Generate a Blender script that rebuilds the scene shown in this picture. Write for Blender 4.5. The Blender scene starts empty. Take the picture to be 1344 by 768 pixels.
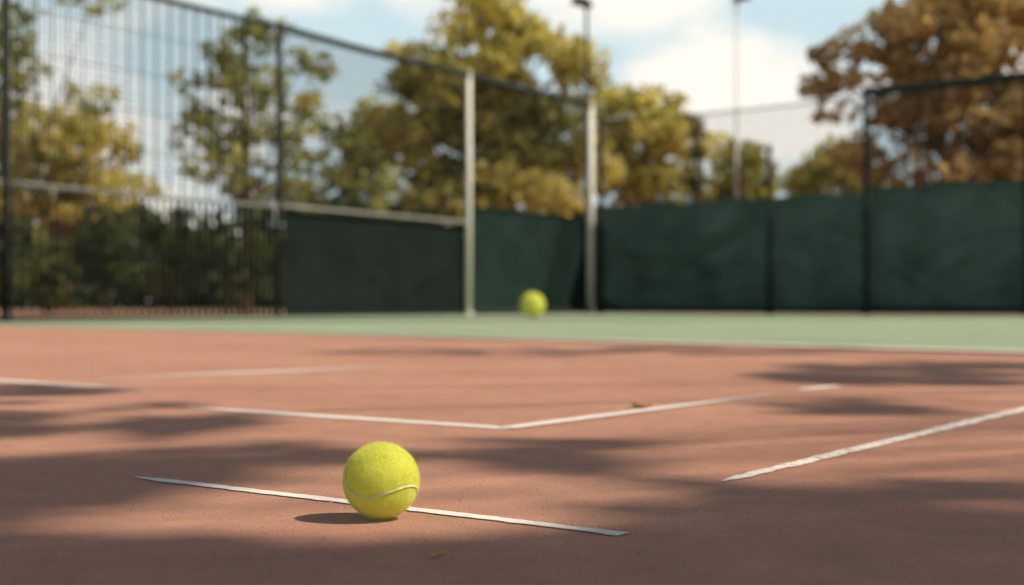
import bpy, math, random
import numpy as np
from mathutils import Vector, noise as mnoise
random.seed(7); rng = np.random.default_rng(11)
S = bpy.context.scene; C = S.collection
F = 1867.0; CX = 672.0; HY = 400.0; H = 0.186          # lens in px of the 1344 wide photo, horizon row, eye height

def gnd(px, py):
    Z = H*F/(py-HY); return ((px-CX)*Z/F, Z)
def at(px, py, Z):
    return np.array([(px-CX)*Z/F, Z, H+(HY-py)*Z/F])

# ------------------------------------------------------------------ materials
def newmat(name):
    m = bpy.data.materials.new(name); m.use_nodes = True
    nt = m.node_tree; nt.nodes.clear()
    out = nt.nodes.new('ShaderNodeOutputMaterial'); b = nt.nodes.new('ShaderNodeBsdfPrincipled')
    nt.links.new(b.outputs[0], out.inputs[0]); return m, nt, b, out
def N(nt, typ, **kw):
    n = nt.nodes.new(typ)
    for k, v in kw.items(): setattr(n, k, v)
    return n
def noise(nt, scale, detail=4, rough=.55, coord='Object', mapscale=None):
    tc = N(nt, 'ShaderNodeTexCoord'); n = N(nt, 'ShaderNodeTexNoise')
    n.inputs['Scale'].default_value = scale; n.inputs['Detail'].default_value = detail; n.inputs['Roughness'].default_value = rough
    if mapscale:
        mp = N(nt, 'ShaderNodeMapping'); mp.inputs['Scale'].default_value = mapscale
        nt.links.new(tc.outputs[coord], mp.inputs[0]); nt.links.new(mp.outputs[0], n.inputs[0])
    else: nt.links.new(tc.outputs[coord], n.inputs[0])
    return n
def ramp(nt, fac, stops):
    r = N(nt, 'ShaderNodeValToRGB'); e = r.color_ramp.elements
    e[0].position, e[0].color = stops[0][0], (*stops[0][1], 1)
    e[1].position, e[1].color = stops[-1][0], (*stops[-1][1], 1)
    for p, c in stops[1:-1]:
        x = e.new(p); x.color = (*c, 1)
    nt.links.new(fac, r.inputs[0]); return r
def mix(nt, fac, a, b, mode='MIX'):
    m = N(nt, 'ShaderNodeMix', data_type='RGBA', blend_type=mode)
    for sock, v in ((m.inputs[0], fac), (m.inputs[6], a), (m.inputs[7], b)):
        if isinstance(v, (int, float)): sock.default_value = v
        elif isinstance(v, tuple): sock.default_value = (*v, 1)
        else: nt.links.new(v, sock)
    return m.outputs[2]
def bump(nt, b, h, strength, dist):
    u = N(nt, 'ShaderNodeBump'); u.inputs['Strength'].default_value = strength; u.inputs['Distance'].default_value = dist
    nt.links.new(h, u.inputs['Height']); nt.links.new(u.outputs[0], b.inputs['Normal'])
    return u

def simple(name, col, rough=.6, metal=0, var=.25, scale=8, bmp=0.1, spec=.5):
    m, nt, b, o = newmat(name)
    n = noise(nt, scale, 5)
    r = ramp(nt, n.outputs[0], [(.3, tuple(c*(1-var) for c in col)), (.7, tuple(min(1, c*(1+var)) for c in col))])
    nt.links.new(r.outputs[0], b.inputs['Base Color'])
    b.inputs['Roughness'].default_value = rough; b.inputs['Metallic'].default_value = metal
    b.inputs['Specular IOR Level'].default_value = spec
    if bmp: bump(nt, b, n.outputs[0], bmp, .01)
    return m

def court(name, dark, mid, light, grit=(.12, .07, .06), sheen=None):
    m, nt, b, o = newmat(name)
    big = noise(nt, 1.1, 5, .6)
    med = noise(nt, 14, 6, .7)
    fine = noise(nt, 420, 3, .7)
    r = ramp(nt, big.outputs[0], [(.3, dark), (.5, mid), (.72, light)])
    r2 = ramp(nt, med.outputs[0], [(.3, (.80, .78, .76)), (.7, (1.14, 1.13, 1.10))])
    c = mix(nt, 1.0, r.outputs[0], r2.outputs[0], 'MULTIPLY')
    r3 = ramp(nt, fine.outputs[0], [(.32, (.5, .5, .5)), (.5, (1, 1, 1)), (.7, (1.45, 1.45, 1.45))])
    c = mix(nt, .9, c, r3.outputs[0], 'MULTIPLY')
    tc = N(nt, 'ShaderNodeTexCoord'); v = N(nt, 'ShaderNodeTexVoronoi'); v.inputs['Scale'].default_value = 150
    nt.links.new(tc.outputs['Object'], v.inputs[0])
    sp = ramp(nt, v.outputs['Distance'], [(.10, (1, 1, 1)), (.17, (0, 0, 0))])
    sel = noise(nt, 60, 2); s2 = ramp(nt, sel.outputs[0], [(.56, (0, 0, 0)), (.62, (1, 1, 1))])
    msk = mix(nt, 1.0, sp.outputs[0], s2.outputs[0], 'MULTIPLY')
    c = mix(nt, msk, c, grit)
    nt.links.new(c, b.inputs['Base Color']); b.inputs['Roughness'].default_value = .85
    b.inputs['Specular IOR Level'].default_value = .25
    if sheen:
        b.inputs['Sheen Weight'].default_value = .40; b.inputs['Sheen Roughness'].default_value = .30; b.inputs['Sheen Tint'].default_value = (*sheen, 1)
    ad = N(nt, 'ShaderNodeMath', operation='MULTIPLY_ADD'); ad.inputs[1].default_value = .5
    nt.links.new(med.outputs[0], ad.inputs[0]); nt.links.new(fine.outputs[0], ad.inputs[2])
    bump(nt, b, ad.outputs[0], 1.0, .0028)
    return m
clay = court('clay', (.40, .178, .122), (.49, .232, .158), (.60, .31, .215), sheen=(1, .76, .62))
green = court('green_court', (.27, .35, .245), (.31, .40, .28), (.35, .44, .31), (.12, .18, .13))

def paint(name, base=(.80, .77, .70), under=(.40, .19, .14), wear=.42):
    m, nt, b, o = newmat(name)
    a = noise(nt, 55, 6, .75); f = noise(nt, 380, 3)
    r = ramp(nt, a.outputs[0], [(wear-.05, under), (wear+.03, base)])
    r3 = ramp(nt, f.outputs[0], [(.35, (.7, .7, .7)), (.6, (1, 1, 1))])
    c = mix(nt, .7, r.outputs[0], r3.outputs[0], 'MULTIPLY')
    nt.links.new(c, b.inputs['Base Color']); b.inputs['Roughness'].default_value = .7
    bump(nt, b, f.outputs[0], .6, .001); return m
white = paint('white_line_paint', (.88, .84, .78), wear=.36); faded = paint('faded_line_paint', (.84, .75, .68), (.50, .27, .20), .40)
brushed = paint('brushed_line_paint', (.86, .82, .76), (.42, .21, .15), .44)

def leafmat(name, dark, light, trans=.45):
    m, nt, b, o = newmat(name)
    at_ = N(nt, 'ShaderNodeAttribute', attribute_name='tint')
    r = ramp(nt, at_.outputs['Fac'], [(0.0, dark), (1.0, light)])
    nt.links.new(r.outputs[0], b.inputs['Base Color']); b.inputs['Roughness'].default_value = .6
    b.inputs['Specular IOR Level'].default_value = .3
    t = N(nt, 'ShaderNodeBsdfTranslucent'); nt.links.new(mix(nt, 1.0, r.outputs[0], (1.45, 1.35, .8), 'MULTIPLY'), t.inputs[0])
    ms = N(nt, 'ShaderNodeMixShader'); ms.inputs[0].default_value = trans
    nt.links.new(b.outputs[0], ms.inputs[1]); nt.links.new(t.outputs[0], ms.inputs[2]); nt.links.new(ms.outputs[0], o.inputs[0])
    return m
L_gold = leafmat('golden_leaves', (.20, .21, .07), (.70, .64, .25))
L_olive = leafmat('olive_leaves', (.13, .17, .075), (.52, .53, .22))
L_mid = leafmat('shrub_leaves', (.05, .075, .035), (.28, .31, .11))
L_dark = leafmat('dark_leaves', (.025, .045, .028), (.12, .15, .06))
L_brown = leafmat('hazed_bronze_leaves', (.27, .215, .125), (.68, .54, .30), .5)  # brown foliage, paled and warmed to carry a golden haze in its colour
bark = simple('bark', (.15, .11, .07), .9, 0, .4, 6, .5, .2)

metal_pale = simple('pale_painted_metal', (.78, .78, .70), .6, 0, .04, 2, 0)
metal_dark = simple('dark_green_painted_metal', (.028, .036, .033), .8, 0, .3, 12, .05, .15)
metal_grey = simple('grey_metal', (.34, .34, .31), .6, .2, .2, 12, .05)
metal_white = simple('light_grey_metal', (.60, .60, .56), .6, .1, .1, 5, .0)
wire_m = simple('dark_wire', (.016, .022, .020), .9, 0, .2, 10, 0, .03)
def fabric(name, col):
    m, nt, b, o = newmat(name)
    n = noise(nt, 1.6, 6, .6); f = noise(nt, 25, 3, .6, mapscale=(1, 1, .25))
    r = ramp(nt, n.outputs[0], [(.3, tuple(c*.75 for c in col)), (.7, tuple(c*1.25 for c in col))])
    r2 = ramp(nt, f.outputs[0], [(.3, (.86, .86, .86)), (.7, (1.1, 1.1, 1.1))])
    nt.links.new(mix(nt, 1, r.outputs[0], r2.outputs[0], 'MULTIPLY'), b.inputs['Base Color'])
    b.inputs['Roughness'].default_value = .85; b.inputs['Specular IOR Level'].default_value = .12
    bump(nt, b, n.outputs[0], .5, .08); return m
scr_left = fabric('dark_green_screen', (.007, .014, .012)); scr_mid = fabric('deep_green_screen', (.011, .026, .022))
scr_right = fabric('muted_green_screen', (.088, .138, .116))

# ------------------------------------------------------------------ mesh helpers
def link(name, verts, faces, mat, parent=None, smooth=False, tint=None):
    verts = np.asarray(verts, float)
    if parent is not None: verts = verts-np.array(parent.location)
    me = bpy.data.meshes.new(name); me.from_pydata(verts.tolist(), [], faces if isinstance(faces, list) else faces.tolist())
    me.materials.append(mat)
    if tint is not None:
        a = me.attributes.new('tint', 'FLOAT', 'POINT'); a.data.foreach_set('value', np.asarray(tint, dtype=np.float32))
    if smooth: me.polygons.foreach_set('use_smooth', [True]*len(me.polygons))
    o = bpy.data.objects.new(name, me); C.objects.link(o)
    if parent is not None: o.parent = parent
    return o
def thing(name, label, cat, loc, group=None):
    o = bpy.data.objects.new(name, None); C.objects.link(o); o.location = loc; o.empty_display_size = .1
    o['label'] = label; o['category'] = cat
    if group: o['group'] = group
    return o
def tag(o, label, cat, group=None):
    o['label'] = label; o['category'] = cat
    if group: o['group'] = group
    return o
class MB:
    def __init__(s): s.v = []; s.f = []
    def tube(s, pts, rad, n=8, cap=True):
        pts = [Vector(p) for p in pts]
        if isinstance(rad, (int, float)): rad = [rad]*len(pts)
        b = len(s.v)
        for i, p in enumerate(pts):
            d = (pts[min(i+1, len(pts)-1)]-pts[max(i-1, 0)]).normalized()
            u = d.orthogonal().normalized() if abs(d.z) < .9 else Vector((1, 0, 0))
            u = (u-d*u.dot(d)).normalized(); w = d.cross(u)
            for k in range(n):
                a = 2*math.pi*k/n; s.v.append(tuple(p+(u*math.cos(a)+w*math.sin(a))*rad[i]))
        for i in range(len(pts)-1):
            for k in range(n):
                s.f.append((b+i*n+k, b+i*n+(k+1) % n, b+(i+1)*n+(k+1) % n, b+(i+1)*n+k))
        if cap:
            s.f.append(tuple(b+k for k in range(n))[::-1]); s.f.append(tuple(b+(len(pts)-1)*n+k for k in range(n)))
        return s
    def box(s, c, size, ax=(1, 0, 0), ch=0):
        ax = Vector(ax).normalized(); up = Vector((0, 0, 1)); ay = up.cross(ax)
        b = len(s.v); c = Vector(c)
        for dz in (-1, 1):
            for dx, dy in ((-1, -1), (1, -1), (1, 1), (-1, 1)):
                s.v.append(tuple(c+ax*dx*size[0]/2+ay*dy*size[1]/2+up*dz*size[2]/2))
        s.f += [tuple(b+i for i in q) for q in ((3, 2, 1, 0), (4, 5, 6, 7), (0, 1, 5, 4), (1, 2, 6, 5), (2, 3, 7, 6), (3, 0, 4, 7))]
        return s
    def build(s, name, mat, parent=None, smooth=False): return link(name, s.v, s.f, mat, parent, smooth)

# ------------------------------------------------------------------ setting
def sheet(name, pts, z, mat):
    o = link(name, [(x, y, z) for x, y in pts], [tuple(range(len(pts)))], mat); o['kind'] = 'structure'; return o
gm, nt, b, o_ = newmat('grass_ground')
n1 = noise(nt, .25, 6); r = ramp(nt, n1.outputs[0], [(.3, (.05, .075, .02)), (.6, (.12, .13, .04)), (.75, (.20, .18, .06))])
nt.links.new(r.outputs[0], b.inputs['Base Color']); b.inputs['Roughness'].default_value = .9
vs = [(0, 0, -.03)]; fs = []
for i, R_ in enumerate((30, 80, 200, 900)):
    for k in range(48):
        a = 2*math.pi*k/48; vs.append((R_*math.cos(a), R_*math.sin(a), -.03))
for k in range(48): fs.append((0, 1+k, 1+(k+1) % 48))
for i in range(3):
    for k in range(48): fs.append((1+i*48+k, 1+(i+1)*48+k, 1+(i+1)*48+(k+1) % 48, 1+i*48+(k+1) % 48))
link('ground', vs, fs, gm)['kind'] = 'structure'
sheet('clay_court', [(-32, -12), (26, -12), (26, 52), (-32, 52)], 0, clay)

def leftZ(px): k = (px-CX)/F; Z = 26.384/(1-1.635*k); return (k*Z, Z)
def rightZ(px): k = (px-CX)/F; Z = 30.31/(1+.82*k); return (k*Z, Z)
bl = (gnd(0, 428), gnd(1344, 464))
def online(x): 
    (x0, y0), (x1, y1) = bl; return y0+(y1-y0)*(x-x0)/(x1-x0)
ltx = leftZ(-420)
sheet('green_court_surround', [(ltx[0], online(ltx[0])), (12, online(12)), (12, 30.31-.82*12+1.5), (1.6, 31), (ltx[0], ltx[1]+.2)], .004, green)

def strip(name, p0, p1, w, mat, z=.0012, step=.012, jit=.1, taper=(0, 0), w1=None):
    p0 = Vector(p0); p1 = Vector(p1); d = p1-p0; L = d.length; d.normalize(); nrm = Vector((-d.y, d.x))
    n = max(8, int(L/step)); n = min(n, 500); v = []; f = []
    ja = jb = 0; wob = 0
    for i in range(n+1):
        t = i/n; ww = (w+(w1-w)*t if w1 else w)/2
        if taper[0] and t*L < taper[0]: ww *= .15+.85*(t*L/taper[0])
        if taper[1] and (1-t)*L < taper[1]: ww *= .15+.85*((1-t)*L/taper[1])
        ja = ja*.6+random.gauss(0, jit)*.5; jb = jb*.6+random.gauss(0, jit)*.5; wob = wob*.97+random.gauss(0, 1)*.00022
        c = p0+d*L*t+nrm*wob
        a = c+nrm*ww*(1+ja); bb = c-nrm*ww*(1+jb)
        v += [(a.x, a.y, z), (bb.x, bb.y, z)]
    for i in range(n): f.append((2*i, 2*i+1, 2*i+3, 2*i+2))
    o = link(name, v, f, mat); o['kind'] = 'structure'; return o
strip('court_line', gnd(178, 627), gnd(820, 702), .020, white, taper=(.05, .0), w1=.0165, jit=.14, step=.006)
strip('court_line', gnd(246, 535), gnd(672, 563), .042, white, taper=(.2, 0), w1=.036)
strip('court_line', gnd(664, 563), gnd(1016, 518), .032, white, z=.0022, taper=(0, .5))
strip('court_line', gnd(-60, 496), gnd(205, 513), .06, faded, taper=(0, .4))
strip('court_line', gnd(130, 497), gnd(525, 481), .10, faded, taper=(.5, .5), step=.03)
strip('court_line', gnd(1050, 512), gnd(1100, 506.5), .034, white, taper=(.03, .03))
strip('court_line', gnd(945, 633), gnd(1420, 519), .019, brushed, jit=.18, taper=(.06, 0), w1=.034, step=.008)
xs = -1.0
strip('court_line', (xs, online(xs)), (bl[1][0]+4, online(bl[1][0]+4)), .12, faded, z=.0085, step=.05, jit=.04, w1=.36, taper=(2.4, 0))

# ------------------------------------------------------------------ sun and world
az = math.radians(-8); el = math.radians(47)
SD = Vector((math.cos(el)*math.cos(az), math.cos(el)*math.sin(az), math.sin(el)))
sl = bpy.data.lights.new('sun', 'SUN'); sl.energy = 5.0; sl.angle = math.radians(.9); sl.color = (1, .87, .69)
so = bpy.data.objects.new('sun', sl); C.objects.link(so); so.rotation_euler = SD.to_track_quat('Z', 'Y').to_euler()
W = bpy.data.worlds.new('World'); S.world = W; W.use_nodes = True; nt = W.node_tree; nt.nodes.clear()
out = N(nt, 'ShaderNodeOutputWorld'); sky = N(nt, 'ShaderNodeTexSky', sky_type='NISHITA', sun_disc=False)
sky.sun_elevation = el; sky.sun_rotation = math.radians(90)-az; sky.dust_density = 2.0
b1 = N(nt, 'ShaderNodeBackground'); b1.inputs[1].default_value = .05; nt.links.new(sky.outputs[0], b1.inputs[0])
bh = N(nt, 'ShaderNodeBackground'); bh.inputs[0].default_value = (.62, .78, .84, 1); bh.inputs[1].default_value = 1.0   # pale summer haze low in the sky
b2 = N(nt, 'ShaderNodeBackground'); b2.inputs[0].default_value = (1, .955, .87, 1); b2.inputs[1].default_value = 1.05
tc = N(nt, 'ShaderNodeTexCoord'); sx = N(nt, 'ShaderNodeSeparateXYZ'); nt.links.new(tc.outputs['Generated'], sx.inputs[0])
low = ramp(nt, sx.outputs['Z'], [(.23, (1, 1, 1)), (.40, (0, 0, 0))])
mh = N(nt, 'ShaderNodeMixShader'); nt.links.new(low.outputs[0], mh.inputs[0]); nt.links.new(b1.outputs[0], mh.inputs[1]); nt.links.new(bh.outputs[0], mh.inputs[2])
nz = noise(nt, 6.0, 6, .52, 'Generated', (1, 1, 1.6))
addx = N(nt, 'ShaderNodeMath', operation='MULTIPLY_ADD'); addx.inputs[1].default_value = .16   # cloudier towards the sun side
nt.links.new(sx.outputs['X'], addx.inputs[0]); nt.links.new(nz.outputs[0], addx.inputs[2])
cr = ramp(nt, addx.outputs[0], [(.44, (0, 0, 0)), (.57, (1, 1, 1))])
low2 = ramp(nt, sx.outputs['Z'], [(.24, (1, 1, 1)), (.40, (.03, .03, .03))])
cf_ = mix(nt, 1.0, cr.outputs[0], low2.outputs[0], 'MULTIPLY')
ms = N(nt, 'ShaderNodeMixShader'); nt.links.new(cf_, ms.inputs[0]); nt.links.new(mh.outputs[0], ms.inputs[1]); nt.links.new(b2.outputs[0], ms.inputs[2])
nt.links.new(ms.outputs[0], out.inputs[0])

# ------------------------------------------------------------------ tennis balls
def felt():
    m, nt, b, o = newmat('yellow_felt')
    n = noise(nt, 45, 3, .6); r = ramp(nt, n.outputs[0], [(.3, (.76, .79, .10)), (.7, (.86, .89, .17))])
    nt.links.new(r.outputs[0], b.inputs['Base Color']); b.inputs['Roughness'].default_value = .95
    b.inputs['Specular IOR Level'].default_value = .1
    b.inputs['Sheen Weight'].default_value = 1.0; b.inputs['Sheen Tint'].default_value = (1, 1, .7, 1)
    t = N(nt, 'ShaderNodeBsdfTranslucent'); nt.links.new(r.outputs[0], t.inputs[0])
    ms = N(nt, 'ShaderNodeMixShader'); ms.inputs[0].default_value = .28
    nt.links.new(b.outputs[0], ms.inputs[1]); nt.links.new(t.outputs[0], ms.inputs[2]); nt.links.new(ms.outputs[0], o.inputs[0])
    return m
felt_m = felt(); seam_m = simple('muted_seam_rubber', (.60, .64, .36), .85, 0, .1, 200, .1, .1)
R = .0335
def seam_pts(n):
    t = np.linspace(0, 2*math.pi, n, endpoint=False); a, bq = .75, .25
    return np.stack([a*np.cos(t)+bq*np.cos(3*t), a*np.sin(t)-bq*np.sin(3*t), 2*math.sqrt(a*bq)*np.sin(2*t)], 1)
ex = Vector((.12, -1, -.27)).normalized(); er = Vector((1, .12, .30)); er = (er-ex*er.dot(ex)).normalized(); ey = er.cross(ex)
ROT = np.array([[ex[i], ey[i], er[i]] for i in range(3)])
def make_ball(center, label, group):
    base = thing('tennis_ball', label, 'ball', (center[0], center[1], 0), group)
    c = np.array([center[0], center[1], R])
    sp = seam_pts(240)@ROT.T
    nu, nv = 96, 64; v = []; f = []
    for j in range(nv+1):
        th = math.pi*j/nv
        for i in range(nu):
            ph = 2*math.pi*i/nu; v.append((math.sin(th)*math.cos(ph), math.sin(th)*math.sin(ph), math.cos(th)))
    for j in range(nv):
        for i in range(nu): f.append((j*nu+i, (j+1)*nu+i, (j+1)*nu+(i+1) % nu, j*nu+(i+1) % nu))
    v = np.array(v)
    worn = np.clip((v[:, 2]-.35)*4, 0, 1)                       # felt has grown over the seam on the upper half
    dist = np.min(np.linalg.norm(v[:, None, :]-sp[None], axis=2), axis=1)*R
    rad = (R-.0013)+rng.normal(0, .00005, len(v))-.0006*np.exp(-(dist/.0016)**2)*(1-worn)
    verts = v*rad[:, None]
    K = 66000; d = rng.normal(size=(K, 3)); d /= np.linalg.norm(d, axis=1)[:, None]
    dd = np.concatenate([np.min(np.linalg.norm(x[:, None, :]-sp[None, ::2], axis=2), axis=1) for x in np.array_split(d, 12)])*R
    dd = dd+np.clip((d[:, 2]-.35)*4, 0, 1)*.004
    keep = dd > .0007; d = d[keep]; dd = dd[keep]; K = len(d)
    t = rng.normal(size=(K, 3))+.35*np.sin(d[:, [1, 2, 0]]*23)
    t -= d*np.sum(t*d, 1)[:, None]; t /= np.linalg.norm(t, axis=1)[:, None]
    u = np.cross(d, t); ln = rng.uniform(.0007, .0032, K)[:, None]*np.where(rng.random((K, 1)) < .08, 1.6, 1)*np.clip(dd/.003, .35, 1)[:, None]
    base_p = d*(R-.0016); w = .00008
    tri = np.empty((K, 3, 3)); tri[:, 0] = base_p-u*w; tri[:, 1] = base_p+u*w; tri[:, 2] = base_p+d*ln*.85+t*ln*rng.uniform(.1, 1.0, (K, 1))
    n0 = len(verts); allv = np.concatenate([verts, tri.reshape(-1, 3)])+c
    ff = [tuple(int(q) for q in x) for x in f]+[(n0+3*i, n0+3*i+1, n0+3*i+2) for i in range(K)]
    link('felt_cover', allv, ff, felt_m, base, True)
    mb = MB(); P = [tuple(q*(R-.0015-.0017*min(1, max(0, (q[2]-.35)*4)))+c) for q in np.concatenate([sp, sp[:1]])]
    mb.tube(P, .0013, 6, False); mb.build('seam', seam_m, base, True)
    return base
bx, by = gnd(500.5, 681)
ball = make_ball((bx, by), 'fuzzy yellow tennis ball resting on the white line in the foreground', 'tennis balls on the court')
b2_ = ball.copy(); C.objects.link(b2_)
for ch in list(ball.children):
    k = ch.copy(); C.objects.link(k); k.parent = b2_
Z2 = 20.6; s2 = (33*Z2/F)/.067
b2_.location = ((699-CX)*Z2/F, Z2, .004); b2_.scale = (s2, s2, s2); b2_.rotation_euler = (0, 0, 2.2)
b2_['label'] = 'blurred yellow tennis ball on the green strip in front of the dark screen'

# ------------------------------------------------------------------ fallen leaves
leaf_y = simple('dry_yellow_leaf', (.62, .40, .12), .7, 0, .25, 120, .2)
def fallen(px, py, L, Wd, rot, mat, label, name='fallen_leaf'):
    x, y = gnd(px, py); v = []; f = []; n = 12
    for i in range(n+1):
        t = i/n; w = Wd/2*math.sin(math.pi*t**.8)**.7 if 0 < t < 1 else .0002
        for k, q in enumerate((-1, -.5, 0, .5, 1)):
            u = (t-.5)*L; s = q*w*(1+.12*math.sin(9*t*math.pi+k))
            z = .0016+.20*Wd*(abs(q)**1.5)*(1-.3*t)+.25*L*(t-.5)**2
            v.append((x+u*math.cos(rot)-s*math.sin(rot), y+u*math.sin(rot)+s*math.cos(rot), z))
    for i in range(n):
        for k in range(4): f.append((5*i+k, 5*i+k+1, 5*i+k+6, 5*i+k+5))
    o = link(name, v, f, mat, None, True)
    mb = MB(); mb.tube([v[2], tuple(np.array(v[2])-np.array([L*.3*math.cos(rot), L*.3*math.sin(rot), -.001]))], .0004, 5); 
    st = mb.build('stem', mat); st.parent = o
    return tag(o, label, 'leaf', 'fallen leaves on the clay')
fallen(843, 536, .038, .036, .25, leaf_y, 'dry yellow fallen leaf touching the right arm of the white corner line')
fallen(579, 731, .012, .011, .9, leaf_y, 'tiny ochre fallen leaf on the clay nearest the bottom edge')
gv = []; gf = []
for i in range(1200):
    py = 768-random.random()**.6*270 if i else 700
    px = random.uniform(-30, 1374); x, y = gnd(px, max(py, 490)); s = random.uniform(.0005, .0012)*(1 if random.random() < .95 else 1.8)
    b0 = len(gv); q = [(1, 0, 0), (0, 1, 0), (-1, 0, 0), (0, -1, 0), (0, 0, 1)]
    a = random.random()*6.28
    for (dx, dy, dz) in q:
        j = random.uniform(.7, 1.3)
        gv.append((x+s*j*(dx*math.cos(a)-dy*math.sin(a)), y+s*j*(dx*math.sin(a)+dy*math.cos(a)), .0001+dz*s*.9*j))
    gf += [(b0, b0+1, b0+4), (b0+1, b0+2, b0+4), (b0+2, b0+3, b0+4), (b0+3, b0, b0+4)]
g = link('grit', gv, gf, simple('grit', (.40, .21, .14), .9, 0, .5, 300, 0)); g['kind'] = 'stuff'; g['label'] = 'loose crumbs of grit scattered over the red clay'; g['category'] = 'grit'

# ------------------------------------------------------------------ fences
def post(root, x, y, h, r, mat, cap=True):
    mb = MB(); mb.tube([(x, y, 0), (x, y, h)], r, 12)
    if cap: mb.tube([(x, y, h), (x, y, h+.02), (x, y, h+.055), (x, y, h+.075)], [r*1.18, r*1.18, r*.8, r*.15], 12)
    mb.tube([(x, y, .005), (x, y, .05)], r*1.5, 12)
    return mb.build('post', mat, root, True)
def wires(root, p, q, h0, h1, vs_, hs_, rv, rh, mat, name='wire_mesh'):
    p = Vector((*p, 0)); q = Vector((*q, 0)); L = (q-p).length; d = (q-p)/L; mb = MB()
    n = int(L/vs_)
    for i in range(1, n):
        c = p+d*(L*i/n); mb.box((c.x, c.y, (h0+h1)/2), (rv*2, rv*2, h1-h0), d)
    off = Vector((-d.y, d.x, 0))*(-(rv+rh)-.001)
    m = max(1, int((h1-h0)/hs_))
    for i in range(m+1):
        z = h0+(h1-h0)*i/m; c = (p+q)/2+off; mb.box((c.x, c.y, z), (L, rh*2, rh*2), d)
    return mb.build(name, mat, root)
def rail(root, p, q, z, r, mat, name, sag=0, z1=None):
    mb = MB(); pts = []; z1 = z if z1 is None else z1
    for i in range(9):
        t = i/8; pts.append((p[0]+(q[0]-p[0])*t, p[1]+(q[1]-p[1])*t, z+(z1-z)*t-sag*4*t*(1-t)))
    mb.tube(pts, r, 10); return mb.build(name, mat, root, True)
def screen(root, p, q, h0, h1, mat, amp=.03, seed=0, off=-.09, seams=1.6, ext=(0, 0)):
    p = Vector((*p, 0)); q = Vector((*q, 0)); d = (q-p).normalized(); p = p-d*ext[0]; q = q+d*ext[1]; L = (q-p).length; nn = Vector((d.y, -d.x, 0))
    if nn.y > 0: nn = -nn
    nu = int(L/.05); nv = int((h1-h0)/.05); v = []; f = []; rs = random.Random(seed)
    folds = [(rs.uniform(0, L), rs.uniform(h0, h1), rs.uniform(-.6, .6), rs.uniform(.3, 1.1), rs.uniform(.06, .15), rs.uniform(-.7, .7)) for _ in range(int(L*7))]
    for j in range(nv+1):
        for i in range(nu+1):
            u = L*i/nu; tt = j/nv; z = h0+(h1-h0)*tt
            w = .35*math.sin(u*1.9+seed)+.25*math.sin(u*4.7+z*1.3)+.2*math.sin(z*5+u*1.1)
            for (fu, fz, sl_, ln, wd, am) in folds:
                du = u-fu; dz = z-fz
                if abs(du) < ln*1.5: w += am*1.2*math.exp(-((dz-du*sl_)/wd)**2)*math.exp(-(du/ln)**2)
            env = (min(1, 6*tt, 6*(1-tt))*.85+.15)*min(1, .25+i/8, .25+(nu-i)/8)
            zz = z-(tt > .99)*.055*abs(math.sin(u*math.pi/seams))
            c = p+d*u+nn*(off+amp*w*env); v.append((c.x, c.y, zz))
    for j in range(nv):
        for i in range(nu): a = j*(nu+1)+i; f.append((a, a+1, a+nu+2, a+nu+1))
    o = link('windscreen', v, f, mat, root, True)
    mb = MB(); a = p+nn*(off+.012); b_ = q+nn*(off+.012)
    mb.tube([(a.x, a.y, h1-.065), (b_.x, b_.y, h1-.065)], .012, 6); hm = mb.build('hem', mat); hm.parent = o; hm.location = -Vector(root.location)
    for k in range(int(L/1.6)):
        mb = MB(); c = p+d*(.02+k*1.6); mb.tube([tuple(c+nn*(off-.02)+Vector((0, 0, h1-.05))), tuple(c+nn*(off+.03)+Vector((0, 0, h1-.03)))], .006, 5)
        tk = mb.build('tie', metal_grey); tk.parent = o; tk.location = -Vector(root.location)
    return o

HL = 4.26
P_far = leftZ(-260); P0 = leftZ(7); P1 = leftZ(366); P2 = leftZ(615); P3 = leftZ(775)
lf = thing('side_fence', 'tall see-through dark fence of upright bars and wire running along the left of the court', 'fence', (*P1, 0))
post(lf, *P_far, HL, .05, metal_dark); post(lf, *P0, HL, .05, metal_dark); post(lf, *P1, HL, .045, metal_dark)
rail(lf, P_far, P0, HL, .042, metal_dark, 'top_rail'); rail(lf, P0, P1, HL, .042, metal_dark, 'top_rail', .03); rail(lf, P1, P2, HL, .055, metal_dark, 'top_rail', .03)
rail(lf, P_far, P0, 1.62, .026, metal_grey, 'middle_rail'); rail(lf, P0, P1, 1.62, .026, metal_grey, 'middle_rail', .01); rail(lf, P1, P2, 1.64, .020, metal_grey, 'middle_rail')
rail(lf, P_far, P2, .035, .02, metal_dark, 'bottom_rail')
wires(lf, P_far, P1, .05, 1.62, .13, .75, .015, .006, wire_m, 'bar_panel')
wires(lf, P_far, P1, 1.66, HL-.03, .24, .5, .0065, .004, wire_m, 'wire_mesh')
wires(lf, P_far, P1, 1.66, HL-.03, .08, .08, .0030, .0030, wire_m, 'wire_mesh')
wires(lf, P1, P2, 1.68, HL-.03, .08, .08, .0038, .0038, wire_m, 'wire_mesh')
screen(lf, (P1[0]+.12, P1[1]+.2), (P2[0], P2[1]), .02, 1.62, scr_left, .015, 3)
cf = thing('corner_fence', 'corner bay of wire fence with green screen between two pale metal posts', 'fence', (*P2, 0))
post(cf, *P2, HL, .054, metal_pale); post(cf, *P3, HL, .070, metal_pale)
rail(cf, P2, P3, HL-.02, .065, metal_dark, 'top_rail'); rail(cf, P2, P3, .07, .05, metal_dark, 'bottom_rail')
wires(cf, P2, P3, 2.0, HL-.05, .08, .08, .0040, .0040, wire_m)
screen(cf, (P2[0], P2[1]), P3, .02, 2.0, scr_mid, .015, 5, ext=(0, .25))
Q0 = rightZ(788); Q1 = rightZ(1010); Q2 = rightZ(1137); Q3 = rightZ(1344); Q4 = rightZ(1560)
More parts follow.
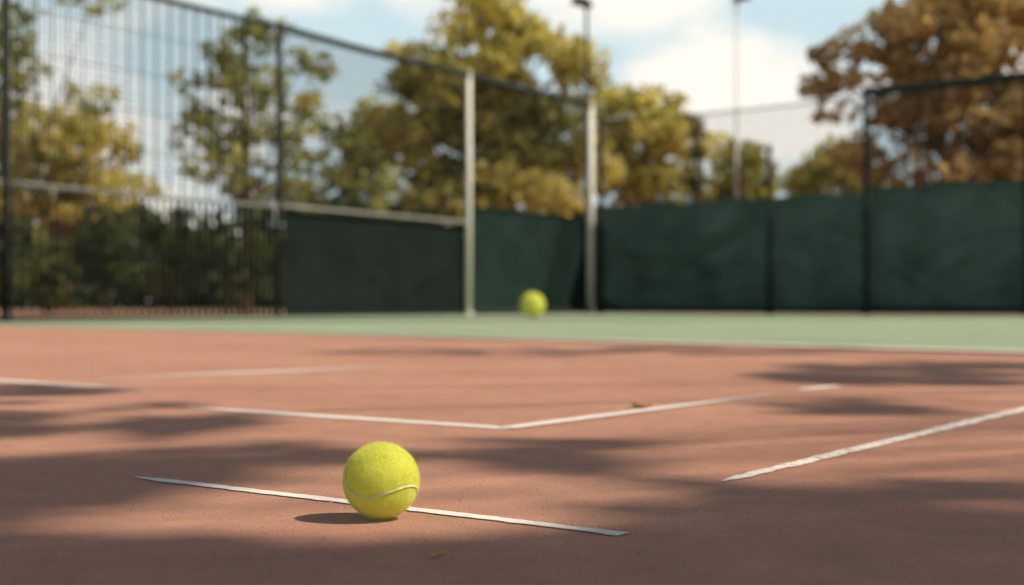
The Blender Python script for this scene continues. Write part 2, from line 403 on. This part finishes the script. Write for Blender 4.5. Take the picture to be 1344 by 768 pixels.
bf = thing('back_fence', 'low back fence with wrinkled green screen right of the pale corner post', 'fence', (*Q0, 0))
post(bf, *Q0, 4.05, .05, metal_dark); post(bf, *Q1, 3.1, .045, metal_dark)
rail(bf, Q0, Q2, 3.9, .012, metal_dark, 'top_wire', .06); rail(bf, Q0, Q2, .08, .05, metal_dark, 'bottom_rail')
wires(bf, Q0, Q2, 2.2, 3.88, .08, .08, .0036, .0036, wire_m)
screen(bf, Q0, Q2, .02, 2.24, scr_right, .15, 8, -.20, ext=(.28, .14))
tf = thing('tall_fence', 'tall fence panel with dark frame and green screen at the right edge', 'fence', (*Q2, 0))
post(tf, *Q2, 3.94, .05, metal_dark); post(tf, *Q4, 3.96, .055, metal_dark)
xm = ((Q3[0]*.98+Q4[0]*.02), (Q3[1]*.98+Q4[1]*.02)); post(tf, *xm, 3.9, .05, metal_dark)
rail(tf, Q2, Q4, 3.95, .08, metal_dark, 'top_rail'); rail(tf, Q2, Q4, .09, .06, metal_dark, 'bottom_rail')
wires(tf, Q2, Q4, 2.25, 3.88, .07, .07, .0060, .0060, wire_m)
screen(tf, Q2, Q4, .02, 2.32, scr_right, .15, 11, -.17, ext=(.10, 0))

# ------------------------------------------------------------------ floodlights
glass = simple('lamp_glass', (.5, .5, .45), .2, 0, .1, 5, 0)
def flood(px, Z, ytop, mat, side, label, k=1):
    x = (px-CX)*Z/F; top = H+(HY-ytop)*Z/F
    t = thing('floodlight', label, 'floodlight', (x, Z, 0), 'floodlights behind the court')
    MB().tube([(x, Z, 0), (x, Z, .5), (x, Z, top)], [.075*k, .055*k, .035*k], 12).build('pole', mat, t, True)
    MB().tube([(x, Z, top-.05), (x+side*.1, Z-.05, top+.02), (x+side*.2, Z-.1, top+.02)], .025, 8).build('arm', mat, t, True)
    mb = MB(); hx = x+side*.12
    vv = [(-.25, -.2, 0), (.25, -.2, 0), (.25, .2, 0), (-.25, .2, 0), (-.16, -.14, .16), (.16, -.14, .16), (.16, .14, .16), (-.16, .14, .16)]
    mb.v = [(hx+a, Z-.1+b_, top+.03+c+a*.2*side) for a, b_, c in vv]; mb.f = [(3, 2, 1, 0), (4, 5, 6, 7), (0, 1, 5, 4), (1, 2, 6, 5), (2, 3, 7, 6), (3, 0, 4, 7)]
    hd = mb.build('lamp_head', metal_dark, t)
    m2 = MB(); m2.v = [(hx+a*.85, Z-.1+b_*.85, top+.027+a*.17*side) for a, b_, c in vv[:4]]; m2.f = [(3, 2, 1, 0)]
    l = m2.build('lens', glass); l.parent = hd; l.location = -Vector(t.location)
flood(770, 33, 9, metal_dark, -1, 'dark floodlight on a pole rising behind the pale corner post')
flood(967, 37, 2, metal_white, 1, 'thin grey floodlight pole standing between the golden trees', .7)

# ------------------------------------------------------------------ foliage
def leaves(clumps, size, per, elong=1.6):
    V = []; T = []
    for c, r, tn in clumps:
        n = int(per*r*r)+6
        d = rng.normal(size=(n, 3)); d /= np.linalg.norm(d, axis=1)[:, None]
        rr = r*rng.uniform(.25, 1, (n, 1))**.6; p = np.array(c)+d*rr*np.array([1.15, 1.15, .75])
        a = rng.normal(size=(n, 3)); a /= np.linalg.norm(a, axis=1)[:, None]
        b = rng.normal(size=(n, 3)); b -= a*np.sum(a*b, 1)[:, None]; b /= np.linalg.norm(b, axis=1)[:, None]
        s = size*rng.uniform(.6, 1.3, (n, 1))
        q = np.stack([p-a*s*elong/2, p-b*s/2+a*s*.1, p+a*s*elong/2, p+b*s/2+a*s*.1], 1)
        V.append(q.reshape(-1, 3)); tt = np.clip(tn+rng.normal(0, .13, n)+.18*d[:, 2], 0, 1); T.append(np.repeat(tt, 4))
    V = np.concatenate(V); T = np.concatenate(T)
    return V, np.arange(len(V)).reshape(-1, 4), T
def tree(name, label, cat, Z, bpx, blobs, mat, dens=1.0, leaf=.2, per=70, cr=.75, trunk=.2, group='trees beyond the fences', trunk_top=None, seed=1):
    rs = random.Random(seed); bxw = (bpx-CX)*Z/F
    t = thing(name, label, cat, (bxw, Z, 0), group)
    m = Z/F; clumps = []
    for bb in blobs:
        px, py, rx, ry = bb[:4]; dn = bb[4] if len(bb) > 4 else 1
        c = at(px, py, Z); n = max(2, int(dens*dn*3.0*(rx*m)*(ry*m)/(cr*cr)))
        for _ in range(n):
            while True:
                u = np.array([rs.uniform(-1, 1) for _ in range(3)])
                if np.dot(u, u) <= 1: break
            cc = c+u*np.array([rx*m, min(rx*m, 2.5), ry*m]); 
            if cc[2] < .4: continue
            clumps.append((cc, cr*rs.uniform(.55, 1.15)*(.8 if dn < 1 else 1), rs.uniform(.08, .9)))
    V, Fc, T = leaves(clumps, leaf, per)
    link('crown' if cat == 'tree' else 'foliage', V, Fc, mat, t, False, T)
    mb = MB(); cz = [c[0] for c in clumps]; top = max(c[2] for c in cz)
    cxm = np.mean([c[0] for c in cz]); tt = trunk_top or top*.8
    tp = []
    for i in range(8):
        s = i/7; tp.append((bxw+(cxm-bxw)*s*s+rs.uniform(-.06, .06)*trunk*5*s, Z+rs.uniform(-.08, .08), tt*s))
    mb.tube(tp, [trunk*(1.25 if i == 0 else 1)*(1-.82*i/7) for i in range(8)], 9)
    for c, r, _ in rs.sample(clumps, min(len(clumps), 22)):
        k = rs.uniform(.3, .75)*min(1, c[2]/tt); i = min(6, int(k*7)); s0 = Vector(tp[i]); e = Vector(c)
        if e.z < s0.z+.1: s0 = Vector(tp[max(1, i-2)])
        mid = (s0+e)/2+Vector((rs.uniform(-.2, .2), rs.uniform(-.2, .2), -.12*(e-s0).length*.5))
        mb.tube([s0, mid, e], [trunk*.3, trunk*.17, trunk*.05], 6, False)
    mb.build('trunk' if cat == 'tree' else 'stem', bark, t, True)
    return t
tree('broadleaf_tree', 'tall dense green and gold tree rising behind the corner bay of the fence', 'tree', 45, 640,
     [(640, 22, 58, 65), (600, 100, 82, 72), (700, 105, 68, 75), (640, 190, 140, 75), (540, 170, 55, 68), (735, 200, 55, 75), (640, 262, 130, 40)], L_gold, 1.7, .24, 110, .85, .32, seed=2)
tree('broadleaf_tree', 'airy dark green tree with sky gaps behind the see-through left fence', 'tree', 36, 322,
     [(325, 90, 76, 62, .9), (280, 145, 52, 58, .9), (388, 130, 50, 62, .8), (330, 210, 95, 55, 1), (300, 45, 45, 38, .8), (420, 90, 22, 45, .7)], L_olive, 1.4, .18, 115, .55, .14, seed=3)
tree('broadleaf_tree', 'bronze leaved tree cut off by the upper left corner', 'tree', 24, -25,
     [(5, 25, 58, 45, .9), (-45, 100, 70, 90, .9), (20, 120, 34, 70, .9), (-60, 200, 50, 60), (125, -8, 60, 20, .6)], L_olive, 1.6, .12, 160, .36, .14, seed=4)
tree('broadleaf_tree', 'low yellow green tree behind the left end of the see-through fence', 'tree', 48, 85,
     [(85, 200, 80, 55), (30, 205, 55, 70), (145, 245, 55, 38), (110, 160, 50, 50, .8), (60, 270, 90, 40)], L_gold, 1.5, .22, 110, .75, .2, seed=5)
tree('broadleaf_tree', 'rounded olive tree filling the gap left of the tall dense tree', 'tree', 50, 455,
     [(460, 205, 52, 55), (425, 250, 58, 42), (500, 190, 38, 60), (490, 260, 50, 35)], L_olive, 1.6, .22, 110, .75, .2, seed=6)
tree('broadleaf_tree', 'golden rounded tree just right of the pale corner post', 'tree', 50, 845,
     [(850, 182, 66, 68), (815, 165, 44, 48), (885, 160, 38, 48, .9), (845, 245, 78, 38)], L_gold, 1.7, .22, 110, .78, .24, seed=7)
tree('slender_tree', 'slim dark trunked tree standing against the golden rounded tree', 'tree', 32, 916,
     [(914, 168, 12, 16), (918, 200, 10, 16), (914, 235, 11, 15)], L_dark, 2.2, .1, 260, .22, .13, seed=8)
tree('broadleaf_tree', 'small golden tree between the slim dark tree and the short fence post', 'tree', 55, 965,
     [(965, 214, 38, 42), (950, 245, 40, 28), (985, 245, 30, 28)], L_gold, 1.7, .22, 115, .75, .2, seed=9)
tree('broadleaf_tree', 'low dark green tree just left of the tall fence panel', 'tree', 50, 1085,
     [(1085, 222, 50, 31), (1055, 243, 36, 22), (1120, 228, 36, 36)], L_olive, 1.8, .22, 115, .7, .2, seed=10)
tree('broadleaf_tree', 'huge bronze tree filling the upper right corner', 'tree', 34, 1295,
     [(1290, 50, 112, 85), (1225, 70, 80, 80), (1300, 165, 100, 80), (1210, 175, 75, 75), (1270, -50, 130, 70), (1370, 100, 60, 150), (1250, 240, 120, 32), (1320, 250, 60, 40),
      (1110, 75, 42, 45, .8), (1090, 140, 30, 52, .8), (1120, 195, 44, 40, .9), (1160, 110, 44, 95, .9)], L_brown, 1.7, .19, 125, .62, .34, seed=12)
# shrubs behind the left fence
sh = [(-20, 31, 262, 60, 'dark'), (60, 35, 300, 48, 'mid'), (140, 33, 280, 48, 'dark'), (222, 37, 265, 54, 'mid'), (300, 34, 268, 52, 'dark'), (365, 38, 255, 58, 'dark'), (450, 40, 262, 58, 'dark'), (540, 42, 262, 60, 'dark')]
lab = ['dark shrub at the far left foot of the see-through fence', 'lower sunlit shrub second from the left behind the fence bars', 'dark round shrub third from the left behind the fence bars',
       'taller green shrub behind the fence bars under the sky gap', 'dark shrub under the airy tree behind the fence bars', 'dark shrub at the foot of the slim dark fence post',
       'dark bush peeking over the left end of the green screen', 'dark bush behind the green screen below the tall dense tree']
for i, (px, Z, ty, rx, k) in enumerate(sh):
    tree('shrub', lab[i], 'shrub', Z, px, [(px, ty+28, rx*.8, 28), (px-rx*.35, ty+64, rx*.6, 38), (px+rx*.35, ty+62, rx*.6, 38), (px, ty+102, rx*.95, 30)],
         {'dark': L_dark, 'mid': L_mid}[k], 1.25, .17, 140, .45, .06, 'shrubs behind the left fence', .9, 20+i)
# distant wood, one mass
cl = []
for i in range(900):
    x = random.uniform(-48, 48); y = random.uniform(74, 88); hh = 3.6+1.2*math.sin(x*.21)+.8*math.sin(x*.53+1)
    cl.append((np.array([x, y, random.uniform(.1, max(.8, hh))]), random.uniform(.9, 1.6), random.uniform(.0, .6)))
V, Fc, T = leaves(cl, .5, 50)
dw = link('distant_wood', V, Fc, L_mid, None, False, T); dw['kind'] = 'stuff'; dw['label'] = 'low distant wood along the horizon behind the fences'; dw['category'] = 'wood'

# ------------------------------------------------------------------ unseen tree at the right, crown laid out to cast dapples on the clay
# (px, py, rx, ry, density, holes)
dark = [(10, 612, 230, 52, 1.1, .7), (110, 548, 220, 20, 1, .8), (380, 612, 140, 28, 1, .7), (690, 612, 140, 20, .9, .9), (760, 577, 120, 12, .6, 1), (240, 640, 150, 18, .8, .9),
        (760, 461, 330, 5, .8, 1), (1220, 490, 200, 15, 1, .8), (1150, 534, 130, 11, .7, 1), (1240, 690, 240, 52, 1.2, .3), (950, 748, 380, 52, 1.4, .15),
        (200, 757, 340, 46, 1.4, .15), (890, 655, 130, 20, 1, .9), (30, 512, 110, 7, .7, 1), (600, 768, 340, 42, 1.4, .15), (1290, 745, 220, 64, 1.4, .05), (-40, 690, 90, 34, 1, .6), (750, 705, 130, 22, .9, .9), (1310, 640, 110, 17, .9, .9), (20, 768, 190, 58, 1.4, .05)]  # lowest patches are extra leaf cover added to darken the foreground
ot = thing('overhanging_tree', 'unseen leafy tree outside the right edge, its crown shaped to shade the red clay', 'tree', (8.6, 3.6, 0))
V = []; T = []; tips = []
for (cx, cy, rx, ry, dn, hol) in dark:
    zc = H*F/(cy-HY); area = math.pi*(rx*zc/F)*(H*F/(cy-ry-HY)-H*F/(cy+ry-HY))/2
    n = int(area*dn*1500)+24
    for _ in range(n):
        a = random.random()*6.283; q = random.random()**.5*1.15
        g0 = gnd(cx+rx*q*math.cos(a), cy+ry*q*math.sin(a))
        if (g0[0]-bx)**2+(g0[1]-by+.02)**2 < .085**2: continue                                   # a gap lets the sun onto the near ball
        if mnoise.noise(Vector((g0[0]*4.2, g0[1]*3.0, .3)))+.35*mnoise.noise(Vector((g0[0]*10, g0[1]*8, 3))) < -.08-(1-hol)*.5: continue   # light holes between the sprays
        hh = random.uniform(3.4, 5.4)
        p = np.array([g0[0], g0[1], 0])+np.array(SD)*(hh/SD.z)
        A = rng.normal(size=3); A[2] *= .5; A /= np.linalg.norm(A); B = rng.normal(size=3); B -= A*A.dot(B); B /= np.linalg.norm(B); s = random.uniform(.04, .08)
        V += [p-A*s, p-B*s*.5, p+A*s, p+B*s*.5]; T += [random.random()]*4
    g0 = gnd(cx, cy); tips.append(np.array([g0[0], g0[1], 0])+np.array(SD)*(4.6/SD.z))
fill = [(np.array([random.uniform(7.4, 10.5), random.uniform(1, 6.5), random.uniform(3.6, 5.6)]), .6, random.random()) for _ in range(45)]
V2, F2, T2 = leaves(fill, .09, 260)
VV = np.concatenate([np.array(V), V2]); link('crown', VV, np.arange(len(VV)).reshape(-1, 4), L_dark, ot, False, np.concatenate([T, T2]))
mb = MB(); tk = [(8.6, 3.6, 0), (8.5, 3.5, 1.2), (8.5, 3.6, 2.6), (8.3, 3.6, 4.0), (8.4, 3.7, 5.2)]; mb.tube(tk, [.26, .2, .17, .12, .04], 10)
for tp in tips:
    s0 = Vector(tk[2 if random.random() < .5 else 3]); e = Vector(tp); mid = (s0+e)/2+Vector((0, 0, .35)); mb.tube([s0, mid, e], [.03, .018, .008], 6, False)
mb.build('trunk', bark, ot, True)

# ------------------------------------------------------------------ camera
cam = bpy.data.cameras.new('camera'); co = bpy.data.objects.new('camera', cam); C.objects.link(co)
co.location = (0, 0, H); co.rotation_euler = (math.radians(90)+math.atan(16/F), 0, 0)
cam.lens = 50; cam.sensor_width = 36; cam.clip_end = 2000; cam.clip_start = .02
cam.dof.use_dof = True; cam.dof.focus_distance = 1.32; cam.dof.aperture_fstop = 5.0
S.camera = co
S.view_settings.view_transform = 'Standard'; S.view_settings.look = 'None'; S.view_settings.exposure = 0
